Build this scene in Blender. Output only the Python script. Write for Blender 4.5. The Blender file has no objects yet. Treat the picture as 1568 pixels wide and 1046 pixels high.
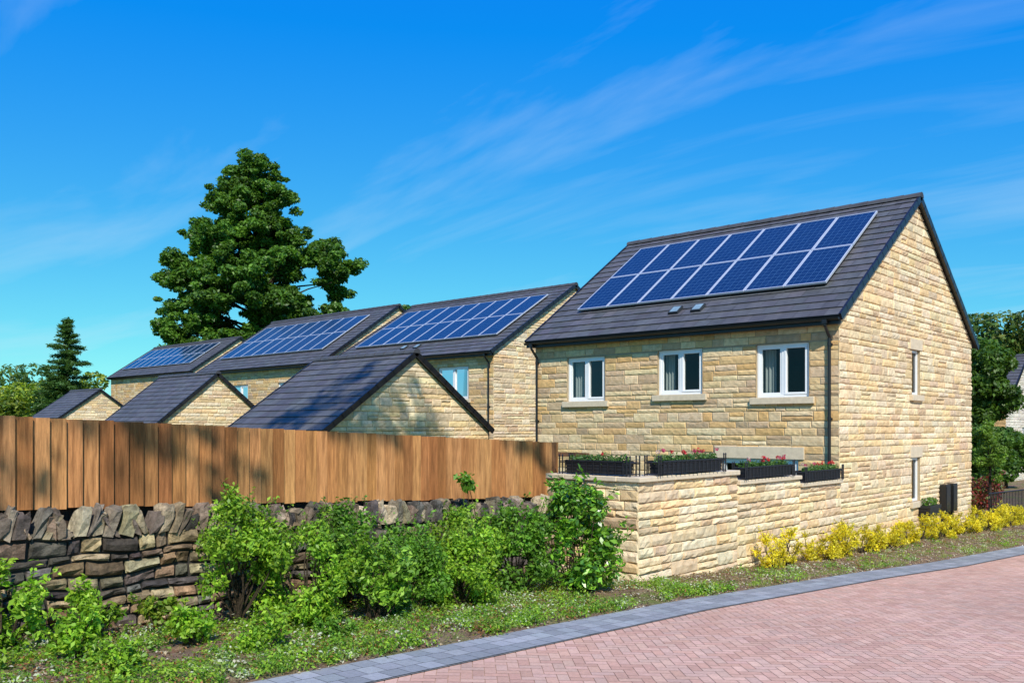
import bpy, math, random
import numpy as np
from mathutils import Vector, noise as mn
random.seed(7); rng=np.random.default_rng(11)
scene=bpy.context.scene
# ------------------------------------------------------------------ survey helpers
def cw(X,Y):           # survey frame -> site frame (x along street, y into plots)
    return (.674*X+.738*Y-17.7, -.738*X+.674*Y-7.28)
def g(x):
    if x<-30: return -1.34
    if x<0: return -2.54-.04*x
    if x<14: return -2.54-.02*x
    return -2.82
# ------------------------------------------------------------------ materials
def nt(name):
    m=bpy.data.materials.new(name); m.use_nodes=True
    n=m.node_tree.nodes; l=m.node_tree.links
    return m,n,l,n['Principled BSDF']
def mat(name,color=None,rough=.8,spec=.3,metal=0,ns=6,na=.3,bs=40,bstr=.2,bdist=.01,ns2=None,na2=0,stretch=None,tint2=None):
    m,n,l,b=nt(name)
    b.inputs['Roughness'].default_value=rough; b.inputs['Metallic'].default_value=metal
    b.inputs['Specular IOR Level'].default_value=spec
    tc=n.new('ShaderNodeTexCoord'); vec=tc.outputs['Object']
    if stretch:
        mp=n.new('ShaderNodeMapping'); mp.inputs['Scale'].default_value=stretch
        l.new(vec,mp.inputs['Vector']); vec=mp.outputs['Vector']
    if color is None:
        a=n.new('ShaderNodeAttribute'); a.attribute_name='Col'; src=a.outputs['Color']
    else:
        a=n.new('ShaderNodeRGB'); a.outputs[0].default_value=(*color,1); src=a.outputs[0]
    def mod(src,scale,amt,det=6):
        t=n.new('ShaderNodeTexNoise'); t.inputs['Scale'].default_value=scale; t.inputs['Detail'].default_value=det
        t.inputs['Roughness'].default_value=.65
        l.new(vec,t.inputs['Vector'])
        r=n.new('ShaderNodeMapRange'); r.inputs['From Min'].default_value=.3; r.inputs['From Max'].default_value=.7
        r.inputs['To Min'].default_value=1-amt; r.inputs['To Max'].default_value=1+amt
        l.new(t.outputs['Fac'],r.inputs['Value'])
        x=n.new('ShaderNodeVectorMath'); x.operation='SCALE'
        l.new(src,x.inputs[0]); l.new(r.outputs[0],x.inputs['Scale']); return x.outputs[0],t
    src,_=mod(src,ns,na)
    if ns2: src,_=mod(src,ns2,na2)
    if tint2:
        t=n.new('ShaderNodeTexNoise'); t.inputs['Scale'].default_value=tint2[1]; t.inputs['Detail'].default_value=5
        l.new(vec,t.inputs['Vector'])
        r=n.new('ShaderNodeMapRange'); r.inputs['From Min'].default_value=.48; r.inputs['From Max'].default_value=.66; r.inputs['To Max'].default_value=tint2[2]
        l.new(t.outputs['Fac'],r.inputs['Value'])
        mx=n.new('ShaderNodeMix'); mx.data_type='RGBA'; l.new(r.outputs[0],mx.inputs['Factor'])
        l.new(src,mx.inputs['A']); mx.inputs['B'].default_value=(*tint2[0],1); src=mx.outputs['Result']
    l.new(src,b.inputs['Base Color'])
    if bstr>0:
        t=n.new('ShaderNodeTexNoise'); t.inputs['Scale'].default_value=bs; t.inputs['Detail'].default_value=8; t.inputs['Roughness'].default_value=.7
        l.new(vec,t.inputs['Vector'])
        bp=n.new('ShaderNodeBump'); bp.inputs['Strength'].default_value=bstr; bp.inputs['Distance'].default_value=bdist
        l.new(t.outputs['Fac'],bp.inputs['Height']); l.new(bp.outputs[0],b.inputs['Normal'])
    return m
M_STONE=mat('buff_stone',None,.9,.15,ns=9,na=.18,bs=16,bstr=.5,bdist=.03,ns2=.9,na2=.08,tint2=((.56,.33,.14),11,.32))
M_MORT=mat('mortar',(.42,.32,.20),.95,.1,ns=20,na=.2,bs=60,bstr=.3)
M_RUB=mat('rubble_stone',None,.95,.1,ns=14,na=.4,bs=18,bstr=1,bdist=.035,ns2=2.2,na2=.35,tint2=((.02,.018,.016),5,.6))
M_TRIM=mat('cut_stone',(.66,.54,.38),.85,.2,ns=10,na=.12,bs=50,bstr=.2)
M_TILE=mat('roof_tile',None,.6,.35,ns=5,na=.2,bs=70,bstr=.25,bdist=.004,ns2=.7,na2=.12)
M_BLACK=mat('black_plastic',(.012,.012,.013),.4,.5,ns=8,na=.2,bstr=0)
M_IRON=mat('black_iron',(.015,.015,.017),.5,.5,ns=8,na=.2,bstr=0)
M_WHITE=mat('white_upvc',(.86,.86,.85),.35,.5,ns=4,na=.03,bstr=0)
M_ALU=mat('aluminium',(.60,.64,.70),.4,.5,metal=.3,ns=8,na=.05,bstr=0)
M_WOOD=mat('fence_wood',None,.85,.15,ns=5,na=.3,bs=18,bstr=.5,bdist=.008,ns2=1.3,na2=.2,stretch=(14,14,1.0),tint2=((.13,.05,.018),1.8,.5))
M_BARK=mat('bark',(.06,.045,.03),.95,.1,ns=8,na=.4,bs=15,bstr=.9,bdist=.03)
M_PAVE=mat('paving_block',None,.88,.2,ns=30,na=.14,bs=120,bstr=.2,bdist=.003,ns2=.35,na2=.13)
M_JOINT=mat('paving_joint',(.44,.28,.20),.95,.1,ns=30,na=.3,bstr=0)
M_SOIL=mat('soil',(.24,.165,.11),.97,.05,ns=10,na=.45,bs=30,bstr=1,bdist=.03,ns2=60,na2=.4,tint2=((.14,.20,.04),1.7,.7))
M_GROUND=mat('ground',(.09,.12,.04),.97,.05,ns=.5,na=.4,bs=8,bstr=.5,bdist=.05,ns2=10,na2=.3)
M_CURT=mat('curtain',(.62,.62,.58),.9,.1,ns=3,na=.05,bstr=0)
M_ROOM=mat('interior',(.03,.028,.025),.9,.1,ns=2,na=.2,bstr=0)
def leafmat(name,trans=.35,rough=.45,spec=.35):
    m,n,l,b=nt(name)
    a=n.new('ShaderNodeAttribute'); a.attribute_name='Col'
    b.inputs['Roughness'].default_value=rough; b.inputs['Specular IOR Level'].default_value=spec
    l.new(a.outputs['Color'],b.inputs['Base Color'])
    tr=n.new('ShaderNodeBsdfTranslucent')
    tm=n.new('ShaderNodeVectorMath'); tm.operation='MULTIPLY'; tm.inputs[1].default_value=(1.5,1.5,.5)
    l.new(a.outputs['Color'],tm.inputs[0]); l.new(tm.outputs[0],tr.inputs['Color'])
    mx=n.new('ShaderNodeMixShader'); mx.inputs[0].default_value=trans
    l.new(b.outputs[0],mx.inputs[1]); l.new(tr.outputs[0],mx.inputs[2])
    l.new(mx.outputs[0],n['Material Output'].inputs['Surface']); return m
M_LEAF=leafmat('leaf')
M_LEAFG=leafmat('leaf_glossy',.25,.3,.5)
def glass():
    m,n,l,b=nt('window_glass')
    tr=n.new('ShaderNodeBsdfTransparent'); tr.inputs[0].default_value=(.6,.66,.66,1)
    gl=n.new('ShaderNodeBsdfGlossy'); gl.inputs['Roughness'].default_value=.02
    fr=n.new('ShaderNodeFresnel'); fr.inputs[0].default_value=1.4
    mx=n.new('ShaderNodeMixShader'); l.new(fr.outputs[0],mx.inputs[0]); l.new(tr.outputs[0],mx.inputs[1]); l.new(gl.outputs[0],mx.inputs[2])
    l.new(mx.outputs[0],n['Material Output'].inputs['Surface']); return m
M_GLASS=glass()
def panelmat():
    m,n,l,b=nt('solar_cells')
    a=n.new('ShaderNodeAttribute'); a.attribute_name='Col'
    s=n.new('ShaderNodeSeparateColor'); l.new(a.outputs['Color'],s.inputs[0])
    def M(op,x,y=None):
        k=n.new('ShaderNodeMath'); k.operation=op
        if isinstance(x,(int,float)): k.inputs[0].default_value=x
        else: l.new(x,k.inputs[0])
        if y is not None:
            if isinstance(y,(int,float)): k.inputs[1].default_value=y
            else: l.new(y,k.inputs[1])
        return k.outputs[0]
    def line(c,cnt,w):
        f=M('FRACT',M('MULTIPLY',c,cnt)); d=M('ABSOLUTE',M('SUBTRACT',f,.5)); return M('GREATER_THAN',d,.5-w)
    g1=M('MAXIMUM',line(s.outputs[0],6,.03),line(s.outputs[1],10,.03))
    fine=line(s.outputs[0],18,.05)
    cell=n.new('ShaderNodeTexNoise'); cell.inputs['Scale'].default_value=7
    tc=n.new('ShaderNodeTexCoord'); l.new(tc.outputs['Object'],cell.inputs['Vector'])
    c0=n.new('ShaderNodeMix'); c0.data_type='RGBA'; c0.inputs['A'].default_value=(.003,.013,.05,1); c0.inputs['B'].default_value=(.008,.03,.095,1)
    l.new(cell.outputs['Fac'],c0.inputs['Factor'])
    c1=n.new('ShaderNodeMix'); c1.data_type='RGBA'; l.new(M('MULTIPLY',fine,.12),c1.inputs['Factor']); l.new(c0.outputs['Result'],c1.inputs['A']); c1.inputs['B'].default_value=(.25,.38,.5,1)
    c2=n.new('ShaderNodeMix'); c2.data_type='RGBA'; l.new(M('MULTIPLY',g1,.5),c2.inputs['Factor']); l.new(c1.outputs['Result'],c2.inputs['A']); c2.inputs['B'].default_value=(.10,.22,.38,1)
    l.new(c2.outputs['Result'],b.inputs['Base Color']); b.inputs['Roughness'].default_value=.15; b.inputs['Specular IOR Level'].default_value=.3
    return m
M_PANEL=panelmat()
# ------------------------------------------------------------------ mesh builder
class MB:
    def __init__(s): s.v=[];s.f=[];s.c=[]
    def face(s,pts,col=(1,1,1)):
        i=len(s.v); s.v.extend(pts); s.f.append(tuple(range(i,i+len(pts)))); s.c.append(col)
    def box(s,x0,x1,y0,y1,z0,z1,col=(1,1,1),M=None):
        P=[(x0,y0,z0),(x1,y0,z0),(x1,y1,z0),(x0,y1,z0),(x0,y0,z1),(x1,y0,z1),(x1,y1,z1),(x0,y1,z1)]
        if M: P=[M(*p) for p in P]
        i=len(s.v); s.v.extend(P)
        for q in ((0,3,2,1),(4,5,6,7),(0,1,5,4),(1,2,6,5),(2,3,7,6),(3,0,4,7)):
            s.f.append(tuple(i+k for k in q)); s.c.append(col)
    def tube(s,p0,p1,r0,r1=None,n=8,col=(1,1,1)):
        if r1 is None: r1=r0
        p0=Vector(p0);p1=Vector(p1); d=(p1-p0)
        if d.length<1e-6: return
        d.normalize(); a=d.orthogonal().normalized(); b=d.cross(a); i=len(s.v)
        for p,r in ((p0,r0),(p1,r1)):
            for k in range(n):
                t=2*math.pi*k/n; s.v.append(tuple(p+a*math.cos(t)*r+b*math.sin(t)*r))
        for k in range(n):
            s.f.append((i+k,i+(k+1)%n,i+n+(k+1)%n,i+n+k)); s.c.append(col)
        s.f.append(tuple(i+k for k in range(n))[::-1]); s.c.append(col)
        s.f.append(tuple(i+n+k for k in range(n))); s.c.append(col)
    def obj(s,name,mat,parent=None,smooth=False,bevel=0):
        me=bpy.data.meshes.new(name); me.from_pydata([tuple(p) for p in s.v],[],s.f)
        cols=[]
        for f,c in zip(s.f,s.c):
            if isinstance(c,list):
                for q in c: cols.extend((q[0],q[1],q[2],1))
            else: cols.extend((c[0],c[1],c[2],1)*len(f))
        at=me.color_attributes.new('Col','FLOAT_COLOR','CORNER'); at.data.foreach_set('color',cols)
        if smooth: me.polygons.foreach_set('use_smooth',[True]*len(me.polygons))
        me.materials.append(mat); o=bpy.data.objects.new(name,me); scene.collection.objects.link(o)
        if parent: o.parent=parent
        if bevel:
            md=o.modifiers.new('b','BEVEL'); md.width=bevel; md.segments=2; md.limit_method='ANGLE'
        return o
def empty(name,loc=(0,0,0)):
    o=bpy.data.objects.new(name,None); scene.collection.objects.link(o); return o
def jit(c,a=.1):
    k=1+random.uniform(-a,a); return tuple(max(0,x*k*(1+random.uniform(-a*.25,a*.25))) for x in c)
# ------------------------------------------------------------------ stones
BUFF=[(.72,.51,.27),(.70,.48,.23),(.74,.57,.34),(.62,.40,.18),(.72,.54,.33),(.58,.41,.25),(.76,.58,.33),(.70,.43,.18),(.50,.36,.22)]
PALE=[(.80,.63,.39),(.77,.60,.36),(.84,.68,.45),(.76,.55,.30),(.78,.64,.44),(.68,.52,.34),(.80,.57,.30),(.82,.67,.41),(.62,.45,.28)]
def clip(poly,a,b,c):
    out=[]
    for i in range(len(poly)):
        p=poly[i];q=poly[(i+1)%len(poly)]; dp=a*p[0]+b*p[1]-c; dq=a*q[0]+b*q[1]-c
        if dp<=0: out.append(p)
        if (dp<0<dq) or (dq<0<dp):
            t=dp/(dp-dq); out.append((p[0]+(q[0]-p[0])*t,p[1]+(q[1]-p[1])*t))
    return out
def stone_rect(mb,M,u0,u1,z0,z1,rel,col,cell=.1,rv=.22):
    w=u1-u0;h=z1-z0
    nu=max(2,int(round(w/cell)))+2
    e=min(.016,w*.15)/w; ez=min(.014,h*.15)/h
    US=[0,e]+[e+(1-2*e)*k/(nu-2) for k in range(1,nu-2)]+[1-e,1]; ZS=[0,ez,.5+random.uniform(-.15,.15),1-ez,1]
    nu=len(US)-1; nz=len(ZS)-1
    i=len(mb.v); lift=rel*random.uniform(.5,1.2); tz=random.uniform(-.15,.15)*rel; tu=random.uniform(-.2,.2)*rel
    for b in range(nz+1):
        for a in range(nu+1):
            u=u0+w*US[a];z=z0+h*ZS[b]; edge=a in(0,nu) or b in(0,nz)
            if edge:
                d=rel*random.uniform(.05,.2); u+=random.uniform(-1,1)*.003;z+=random.uniform(-1,1)*.004
            else:
                d=lift*(1 if b==2 else .7)+random.uniform(-rv,rv)*rel+tz*(2*ZS[b]-1)+tu*(2*US[a]-1)
                if 1<a<nu-1: u+=random.uniform(-.2,.2)*w/nu
                z+=random.uniform(-.05,.05)*h
            mb.v.append(M(u,z,d))
    N=nu+1
    for b in range(nz):
        for a in range(nu):
            k=i+b*N+a; mb.f.append((k,k+1,k+N+1,k+N)); mb.c.append(col)
    ring=[b for b in range(N)]+[N*b+nu for b in range(1,nz+1)]+[N*nz+a for a in range(nu-1,-1,-1)]+[N*b for b in range(nz-1,0,-1)]
    j=len(mb.v)
    for r in ring:
        a=r%N;b=r//N; mb.v.append(M(u0+w*US[a],z0+h*ZS[b],-.01))
    L=len(ring)
    for q in range(L):
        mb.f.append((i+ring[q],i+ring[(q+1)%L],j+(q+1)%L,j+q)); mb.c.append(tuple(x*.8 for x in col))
def stone_poly(mb,M,poly,rel,col):
    cx=sum(p[0] for p in poly)/len(poly);cz=sum(p[1] for p in poly)/len(poly)
    pts=[]
    for k in range(len(poly)):
        p=poly[k];q=poly[(k+1)%len(poly)]; n=max(1,int(math.hypot(q[0]-p[0],q[1]-p[1])/.1))
        for t in range(n): pts.append((p[0]+(q[0]-p[0])*t/n,p[1]+(q[1]-p[1])*t/n))
    i=len(mb.v);n=len(pts)
    for p in pts: mb.v.append(M(p[0],p[1],-.01))
    for p in pts: mb.v.append(M(p[0],p[1],rel*random.uniform(.1,.2)))
    for p in pts: mb.v.append(M(cx+(p[0]-cx)*.85,cz+(p[1]-cz)*.75,rel*random.uniform(.7,1.0)))
    for k in range(n):
        k2=(k+1)%n
        mb.f.append((i+k,i+k2,i+n+k2,i+n+k)); mb.c.append(col)
        mb.f.append((i+n+k,i+n+k2,i+2*n+k2,i+2*n+k)); mb.c.append(col)
    mb.f.append(tuple(i+2*n+k for k in range(n))); mb.c.append(col)
def stones(mb,M,u0,u1,z0,z1,holes=(),avg=.165,lens=(.22,.62),rel=.03,pal=BUFF,gable=None,gap=.006,ztop=None,jitc=.12,rv=.22):
    keys={z0,z1}
    for h in holes:
        for z in(h[2],h[3]):
            if z0<z<z1: keys.add(z)
    if gable: keys.add(gable[3])
    keys=sorted(keys); cs=[]
    for a,b in zip(keys,keys[1:]):
        n=max(1,int(round((b-a)/avg))); ws=[random.uniform(.6,1.4) for _ in range(n)]; t=sum(ws); z=a
        for w in ws: cs.append((z,z+(b-a)*w/t)); z+=(b-a)*w/t
    for (a,b) in cs:
        m=(a+b)/2; iv=[(u0,u1)]
        for h in holes:
            if h[2]<m<h[3]:
                nv=[]
                for p,q in iv:
                    if h[1]<=p or h[0]>=q: nv.append((p,q)); continue
                    if h[0]>p: nv.append((p,h[0]))
                    if h[1]<q: nv.append((h[1],q))
                iv=nv
        for p,q in iv:
            u=p
            while u<q-1e-4:
                L=random.uniform(*lens)
                if random.random()<.15: L*=1.4
                if q-u-L<lens[0]*.7: L=q-u
                r=(u+gap,u+L-gap,a+gap,b-gap); u+=L
                col=jit(random.choice(pal),jitc)
                if ztop:
                    zt=ztop((r[0]+r[1])/2)
                    if r[2]>zt-.04: continue
                    if r[3]>zt: r=(r[0],r[1],r[2],zt)
                if gable:
                    mg,ze,W,_=gable
                    poly=[(r[0],r[2]),(r[1],r[2]),(r[1],r[3]),(r[0],r[3])]
                    ok=all(pz<=ze+mg*pu and pz<=ze+mg*(W-pu) for pu,pz in poly)
                    if not ok:
                        poly=clip(poly,-mg,1,ze); 
                        if len(poly)>2: poly=clip(poly,mg,1,ze+mg*W)
                        if len(poly)>2:
                            ar=abs(sum(poly[k][0]*poly[(k+1)%len(poly)][1]-poly[(k+1)%len(poly)][0]*poly[k][1] for k in range(len(poly))))/2
                            if ar>.003: stone_poly(mb,M,poly,rel,col)
                        continue
                if r[1]-r[0]>.03 and r[3]-r[2]>.03:
                    if r[3]-r[2]>.17 and random.random()<.3:
                        zm=r[2]+(r[3]-r[2])*random.uniform(.4,.6)
                        stone_rect(mb,M,r[0],r[1],r[2],zm-gap,rel,col,rv=rv); stone_rect(mb,M,r[0],r[1],zm+gap,r[3],rel,jit(random.choice(pal),jitc),rv=rv)
                    else: stone_rect(mb,M,*r,rel,col,rv=rv)
def backing(mb,M,u0,u1,z0,z1,holes=(),rev=.16):
    us=sorted({u0,u1,*[h[0] for h in holes],*[h[1] for h in holes]}); zs=sorted({z0,z1,*[h[2] for h in holes],*[h[3] for h in holes]})
    for a,b in zip(us,us[1:]):
        for c,d in zip(zs,zs[1:]):
            cu,cz=(a+b)/2,(c+d)/2
            if any(h[0]<cu<h[1] and h[2]<cz<h[3] for h in holes): continue
            mb.face([M(a,c,0),M(b,c,0),M(b,d,0),M(a,d,0)])
    for h in holes:
        a,b,c,d=h
        for p in ([(a,c),(b,c)],[(b,c),(b,d)],[(b,d),(a,d)],[(a,d),(a,c)]):
            (p0,p1)=p; mb.face([M(p0[0],p0[1],.02),M(p1[0],p1[1],.02),M(p1[0],p1[1],-rev),M(p0[0],p0[1],-rev)])
def window(par,M,h,kind='two',sill=True,lintel=False,curt=True):
    a,b,c,d=h; fr=MB(); e=.003
    def B(mb,u0,u1,z0,z1,d0,d1): mb.box(u0,u1,z0,z1,d0,d1,M=lambda u,z,dd:M(u,z,dd))
    f=.06; D0,D1=-.12,-.04
    B(fr,a+e,b-e,c+e,c+f,D0,D1);B(fr,a+e,b-e,d-f,d-e,D0,D1);B(fr,a+e,a+f,c+f,d-f,D0,D1);B(fr,b-f,b-e,c+f,d-f,D0,D1)
    gl=MB(); m=(a+b)/2
    if kind=='two':
        B(fr,m-.03,m+.03,c+f,d-f,D0,D1)
        s=.045
        for (p,q) in ((a+f,m-.03),(m+.03,b-f)):
            k=D1+.012 if p<m-.1 and q<m+.01 else D1-.012
            B(fr,p,q,c+f,c+f+s,D0,k);B(fr,p,q,d-f-s,d-f,D0,k);B(fr,p,p+s,c+f+s,d-f-s,D0,k);B(fr,q-s,q,c+f+s,d-f-s,D0,k)
    gl.face([M(a+f,c+f,-.08),M(b-f,c+f,-.08),M(b-f,d-f,-.08),M(a+f,d-f,-.08)])
    fr.obj('window_frame',M_WHITE,par,bevel=.004); gl.obj('window_glass',M_GLASS,par)
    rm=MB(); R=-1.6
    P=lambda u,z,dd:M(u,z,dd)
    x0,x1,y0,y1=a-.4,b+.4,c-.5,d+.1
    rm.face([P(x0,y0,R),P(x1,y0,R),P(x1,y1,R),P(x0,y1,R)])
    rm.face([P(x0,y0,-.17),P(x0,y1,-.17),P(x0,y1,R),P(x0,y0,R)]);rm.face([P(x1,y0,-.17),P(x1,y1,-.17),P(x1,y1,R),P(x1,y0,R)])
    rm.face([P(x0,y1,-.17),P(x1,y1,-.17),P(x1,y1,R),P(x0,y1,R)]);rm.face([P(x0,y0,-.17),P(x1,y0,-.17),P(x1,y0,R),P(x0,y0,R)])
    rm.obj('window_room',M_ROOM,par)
    if curt:
        cu=MB(); 
        for (p,q) in ((b-.06-(b-a)*.22,b-.05),(a+.05,a+.05+(b-a)*.04)):
            n=24
            for k in range(n):
                u=p+(q-p)*k/n;v=p+(q-p)*(k+1)/n
                f1=lambda t:-.26+.03*math.sin(t*75)
                cu.face([P(u,c+.02,f1(u)),P(v,c+.02,f1(v)),P(v,d-.02,f1(v)),P(u,d-.02,f1(u))])
        cu.obj('window_curtain',M_CURT,par)
    tr=MB()
    if sill: B(tr,a-.12,b+.12,c-.14,c-.002,-.06,.085)
    if lintel: B(tr,a-.13,b+.13,d+.002,d+.26,-.05,.04)
    if sill or lintel: tr.obj('window_sill',M_TRIM,par,bevel=.008)
# ------------------------------------------------------------------ roof
def roof(par,x0,D,zE,zP,y0,y1,tw=.33,gauge=.31,gutter=True,vd=.10):
    A=math.atan2(zP-zE,D); ca,sa=math.cos(A),math.sin(A); L=D/ca; xr=x0+D
    def R(a,y,h): return (x0+a*ca-h*sa,y,zE+a*sa+h*ca)
    def R2(a,y,h): return (2*xr-(x0+a*ca-h*sa),y,zE+a*sa+h*ca)
    mb=MB(); n=int(round(L/gauge)); gg=L/n
    base=(.094,.092,.096)
    for RR in (R,R2):
        for i in range(n):
            a=i*gg; y=y0-(i%2)*tw/2
            while y<y1:
                p=max(y,y0);q=min(y+tw-.004,y1); y+=tw
                if q-p<.03: continue
                hh=.036+random.uniform(-.003,.004); c=jit(base,.16); b2=min(a+gg+.03,L)
                t=random.uniform(-.002,.002)
                mb.face([RR(a,p,hh),RR(a,q,hh+t),RR(b2,q,.012),RR(b2,p,.012)],c)
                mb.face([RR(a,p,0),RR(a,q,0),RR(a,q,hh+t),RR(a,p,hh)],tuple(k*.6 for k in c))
    mb.obj('roof_tiles',M_TILE,par)
    ub=MB()
    for RR in (R,R2):
        ub.box(.01,L,y0,y1,-.05,.002,M=lambda a,y,h,RR=RR:RR(a,y,h))
        for yy in (y0-.03,y1-.02):
            k=int(L/.33)
            for i in range(k):
                ub.box(L*i/k,L*(i+1)/k+.02,yy,yy+.05,-vd,.048+random.uniform(-.004,.004),M=lambda a,y,h,RR=RR:RR(a,y,h))
    ub.obj('roof_verge',M_BLACK,par)
    rd=MB(); y=y0-.04; 
    while y<y1:
        q=min(y+.42,y1+.05)
        for s in range(6):
            t0=math.pi*(s/6);t1=math.pi*((s+1)/6)
            r0,r1=.125,.115; zc=zP-.02
            rd.face([(xr-r0*math.cos(t0),y,zc+r0*math.sin(t0)),(xr-r0*math.cos(t1),y,zc+r0*math.sin(t1)),(xr-r1*math.cos(t1),q,zc+r1*math.sin(t1)),(xr-r1*math.cos(t0),q,zc+r1*math.sin(t0))],(.078,.077,.082))
        rd.face([(xr-.125*math.cos(math.pi*s/6),y,zP-.02+.125*math.sin(math.pi*s/6)) for s in range(7)],(.05,.05,.055))
        y=q
        if q>=y1: break
    rd.obj('roof_ridge',M_TILE,par)
    if gutter:
        gt=MB(); xc=x0-.035;zc=zE-.03;r=.055
        for s in range(8):
            t0=math.pi*(1+s/8);t1=math.pi*(1+(s+1)/8)
            gt.face([(xc+r*math.cos(t0),y0,zc+r*math.sin(t0)),(xc+r*math.cos(t0),y1,zc+r*math.sin(t0)),(xc+r*math.cos(t1),y1,zc+r*math.sin(t1)),(xc+r*math.cos(t1),y0,zc+r*math.sin(t1))])
        for yy in (y0,y1): gt.face([(xc+r*math.cos(math.pi*(1+s/8)),yy,zc+r*math.sin(math.pi*(1+s/8))) for s in range(9)])
        gt.box(x0+.03,x0+.05,y0,y1,zE-.15,zE-.005)
        gt.box(x0+.05,x0+.32,y0+.1,y1-.1,zE-.145,zE-.13)
        gt.obj('gutter',M_BLACK,par)
    return R,L
def solar(par,R,a0,a1,y0,y1,nc):
    fr=MB();gl=MB(); h0,h1=.09,.135; rw=(a1-a0)/2; cwid=(y1-y0)/nc
    for r in range(2):
        for c in range(nc):
            p=a0+r*rw+.01;q=a0+(r+1)*rw-.01; u=y0+c*cwid+.01; v=y0+(c+1)*cwid-.01; f=.026
            M=lambda a,y,h:R(a,y,h)
            fr.box(p,p+f,u,v,h0,h1,M=M);fr.box(q-f,q,u,v,h0,h1,M=M);fr.box(p+f,q-f,u,u+f,h0,h1,M=M);fr.box(p+f,q-f,v-f,v,h0,h1,M=M)
            t=random.uniform(-.003,.003)
            gl.face([R(p+f,u+f,h1-.005),R(p+f,v-f,h1-.006+t),R(q-f,v-f,h1-.006+t),R(q-f,u+f,h1-.005)],[(0,0,0),(1,0,0),(1,1,0),(0,1,0)])
    fr.obj('solar_panel_frame',M_ALU,par); gl.obj('solar_panel_cells',M_PANEL,par)
    rl=MB(); rl.box(a0+.05,a1-.05,y0+.02,y1-.02,.05,.088,M=lambda a,y,h:R(a,y,h)); rl.obj('solar_panel_rails',M_BLACK,par)
def house(name,xw,W,y0,y1,zg,zE,zP,fh=(),gh=(),ov=.25,vo=.12,gutter=True,relF=.018,relG=.03,palF=BUFF,palG=PALE,avg=.155,lens=(.22,.72)):
    par=empty(name); D=W/2+ov; m=(zP-zE)/D; ztopw=zE+m*ov-.09
    MF=lambda u,z,d:(xw-d,u,z); MG=lambda u,z,d:(xw+u,y0-d,z)
    bk=MB(); backing(bk,MF,y0,y1,zg,ztopw+.03,fh); backing(bk,MG,0,W,zg,ztopw,gh)
    bk.face([MG(0,ztopw,0),MG(W,ztopw,0),MG(W/2,ztopw+m*W/2,0)])
    bk.face([(xw,y1,zg),(xw+W,y1,zg),(xw+W,y1,ztopw),(xw+W/2,y1,ztopw+m*W/2),(xw,y1,ztopw)])
    bk.face([(xw+W,y0,zg),(xw+W,y1,zg),(xw+W,y1,ztopw),(xw+W,y0,ztopw)])
    bk.obj('wall_core',M_MORT,par)
    st=MB()
    stones(st,MF,y0-.02,y1,zg,ztopw,fh,rel=relF,pal=palF,avg=avg,lens=lens)
    stones(st,MG,-.016,W+.02,zg,ztopw+m*W/2,gh,rel=relG,pal=palG,gable=(m,ztopw,W,ztopw),avg=avg,lens=lens)
    st.obj('wall_stones',M_STONE,par)
    R,L=roof(par,xw-ov,D,zE,zP,y0-vo,y1+vo,gutter=gutter)
    return par,R,L,MF,MG
def downpipe(par,xw,y,zE,zb,ov=.25):
    p=MB(); r=.032; pts=[(xw-ov-.035,y,zE-.08),(xw-ov-.035,y,zE-.18),(xw-.07,y,zE-.40),(xw-.07,y,zb)]
    for a,b in zip(pts,pts[1:]): p.tube(a,b,r,n=10)
    p.box(xw-ov-.08,xw-ov+.01,y-.05,y+.05,zE-.14,zE-.06)
    z=zE-.5
    while z>zb:
        p.tube((xw-.07,y,z),(xw-.07,y,z-.07),r+.008,n=10); p.box(xw-.05,xw+.01,y-.045,y+.045,z-.06,z-.02); z-=1.5
    p.obj('downpipe',M_BLACK,par)
def vents(par,R,a,ys):
    v=MB()
    for y in ys:
        v.box(a,a+.30,y,y+.26,.02,.085,col=(.03,.035,.04),M=lambda p,q,h:R(p,q,h))
        v.box(a+.03,a+.27,y+.03,y+.23,.086,.092,col=(.2,.3,.36),M=lambda p,q,h:R(p,q,h))
    v.obj('roof_vent',M_TILE,par)
# main house
fh=[(.62,1.80,.64,1.77),(3.10,4.28,.76,1.79),(5.80,6.98,.66,1.76),(.85,2.65,-2.3,-.66)]
gh=[(4.18,4.74,.78,1.84),(4.18,4.74,-1.74,-.70)]
H,R,L,MF,MG=house('stone_house',0,8.9,0,8.05,-2.95,2.22,5.46,fh,gh)
for h in fh[:3]: window(H,MF,h)
window(H,MF,fh[3],sill=False,lintel=True,curt=False)
for h in gh: window(H,MG,h,kind='one',sill=True,lintel=True,curt=False)
solar(H,R,1.1/math.cos(.603),4.05/math.cos(.603),.6,7.3,7)
downpipe(H,0,.17,2.22,-2.6); downpipe(H,0,7.95,2.22,-2.6)
vents(H,R,.72,[3.35,3.95])
# neighbour houses
fh2=[(16.95,18.65,1.1,2.36)]
H2,R2_,L2,MF2,_=house('stone_house',6.4,9.5,15.65,25.4,-2.9,2.83,5.85,fh2,ov=.28)
window(H2,MF2,fh2[0],curt=False); downpipe(H2,6.4,15.85,2.83,-2.6)
solar(H2,R2_,1.25,4.85,16.2,24.9,9); vents(H2,R2_,.75,[20.3,21.1])
fh3=[(32.3,33.4,1.55,2.35),(36.3,37.9,1.45,2.35)]
H3,R3,L3,MF3,_=house('stone_house',8.7,9.5,29.4,41.2,-2.9,3.2,6.5,fh3,ov=.28)
for h in fh3: window(H3,MF3,h,curt=False)
solar(H3,R3,1.3,5.0,30.6,40.6,9)
fh4=[(57.5,59,2.2,3.2)]
H4,R4,L4,MF4,_=house('stone_house',14.3,7.5,52.9,66.3,-2.9,4.06,6.75,fh4,ov=.25)
window(H4,MF4,fh4[0],curt=False); solar(H4,R4,1.1,4.1,54.5,65.6,10)
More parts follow.
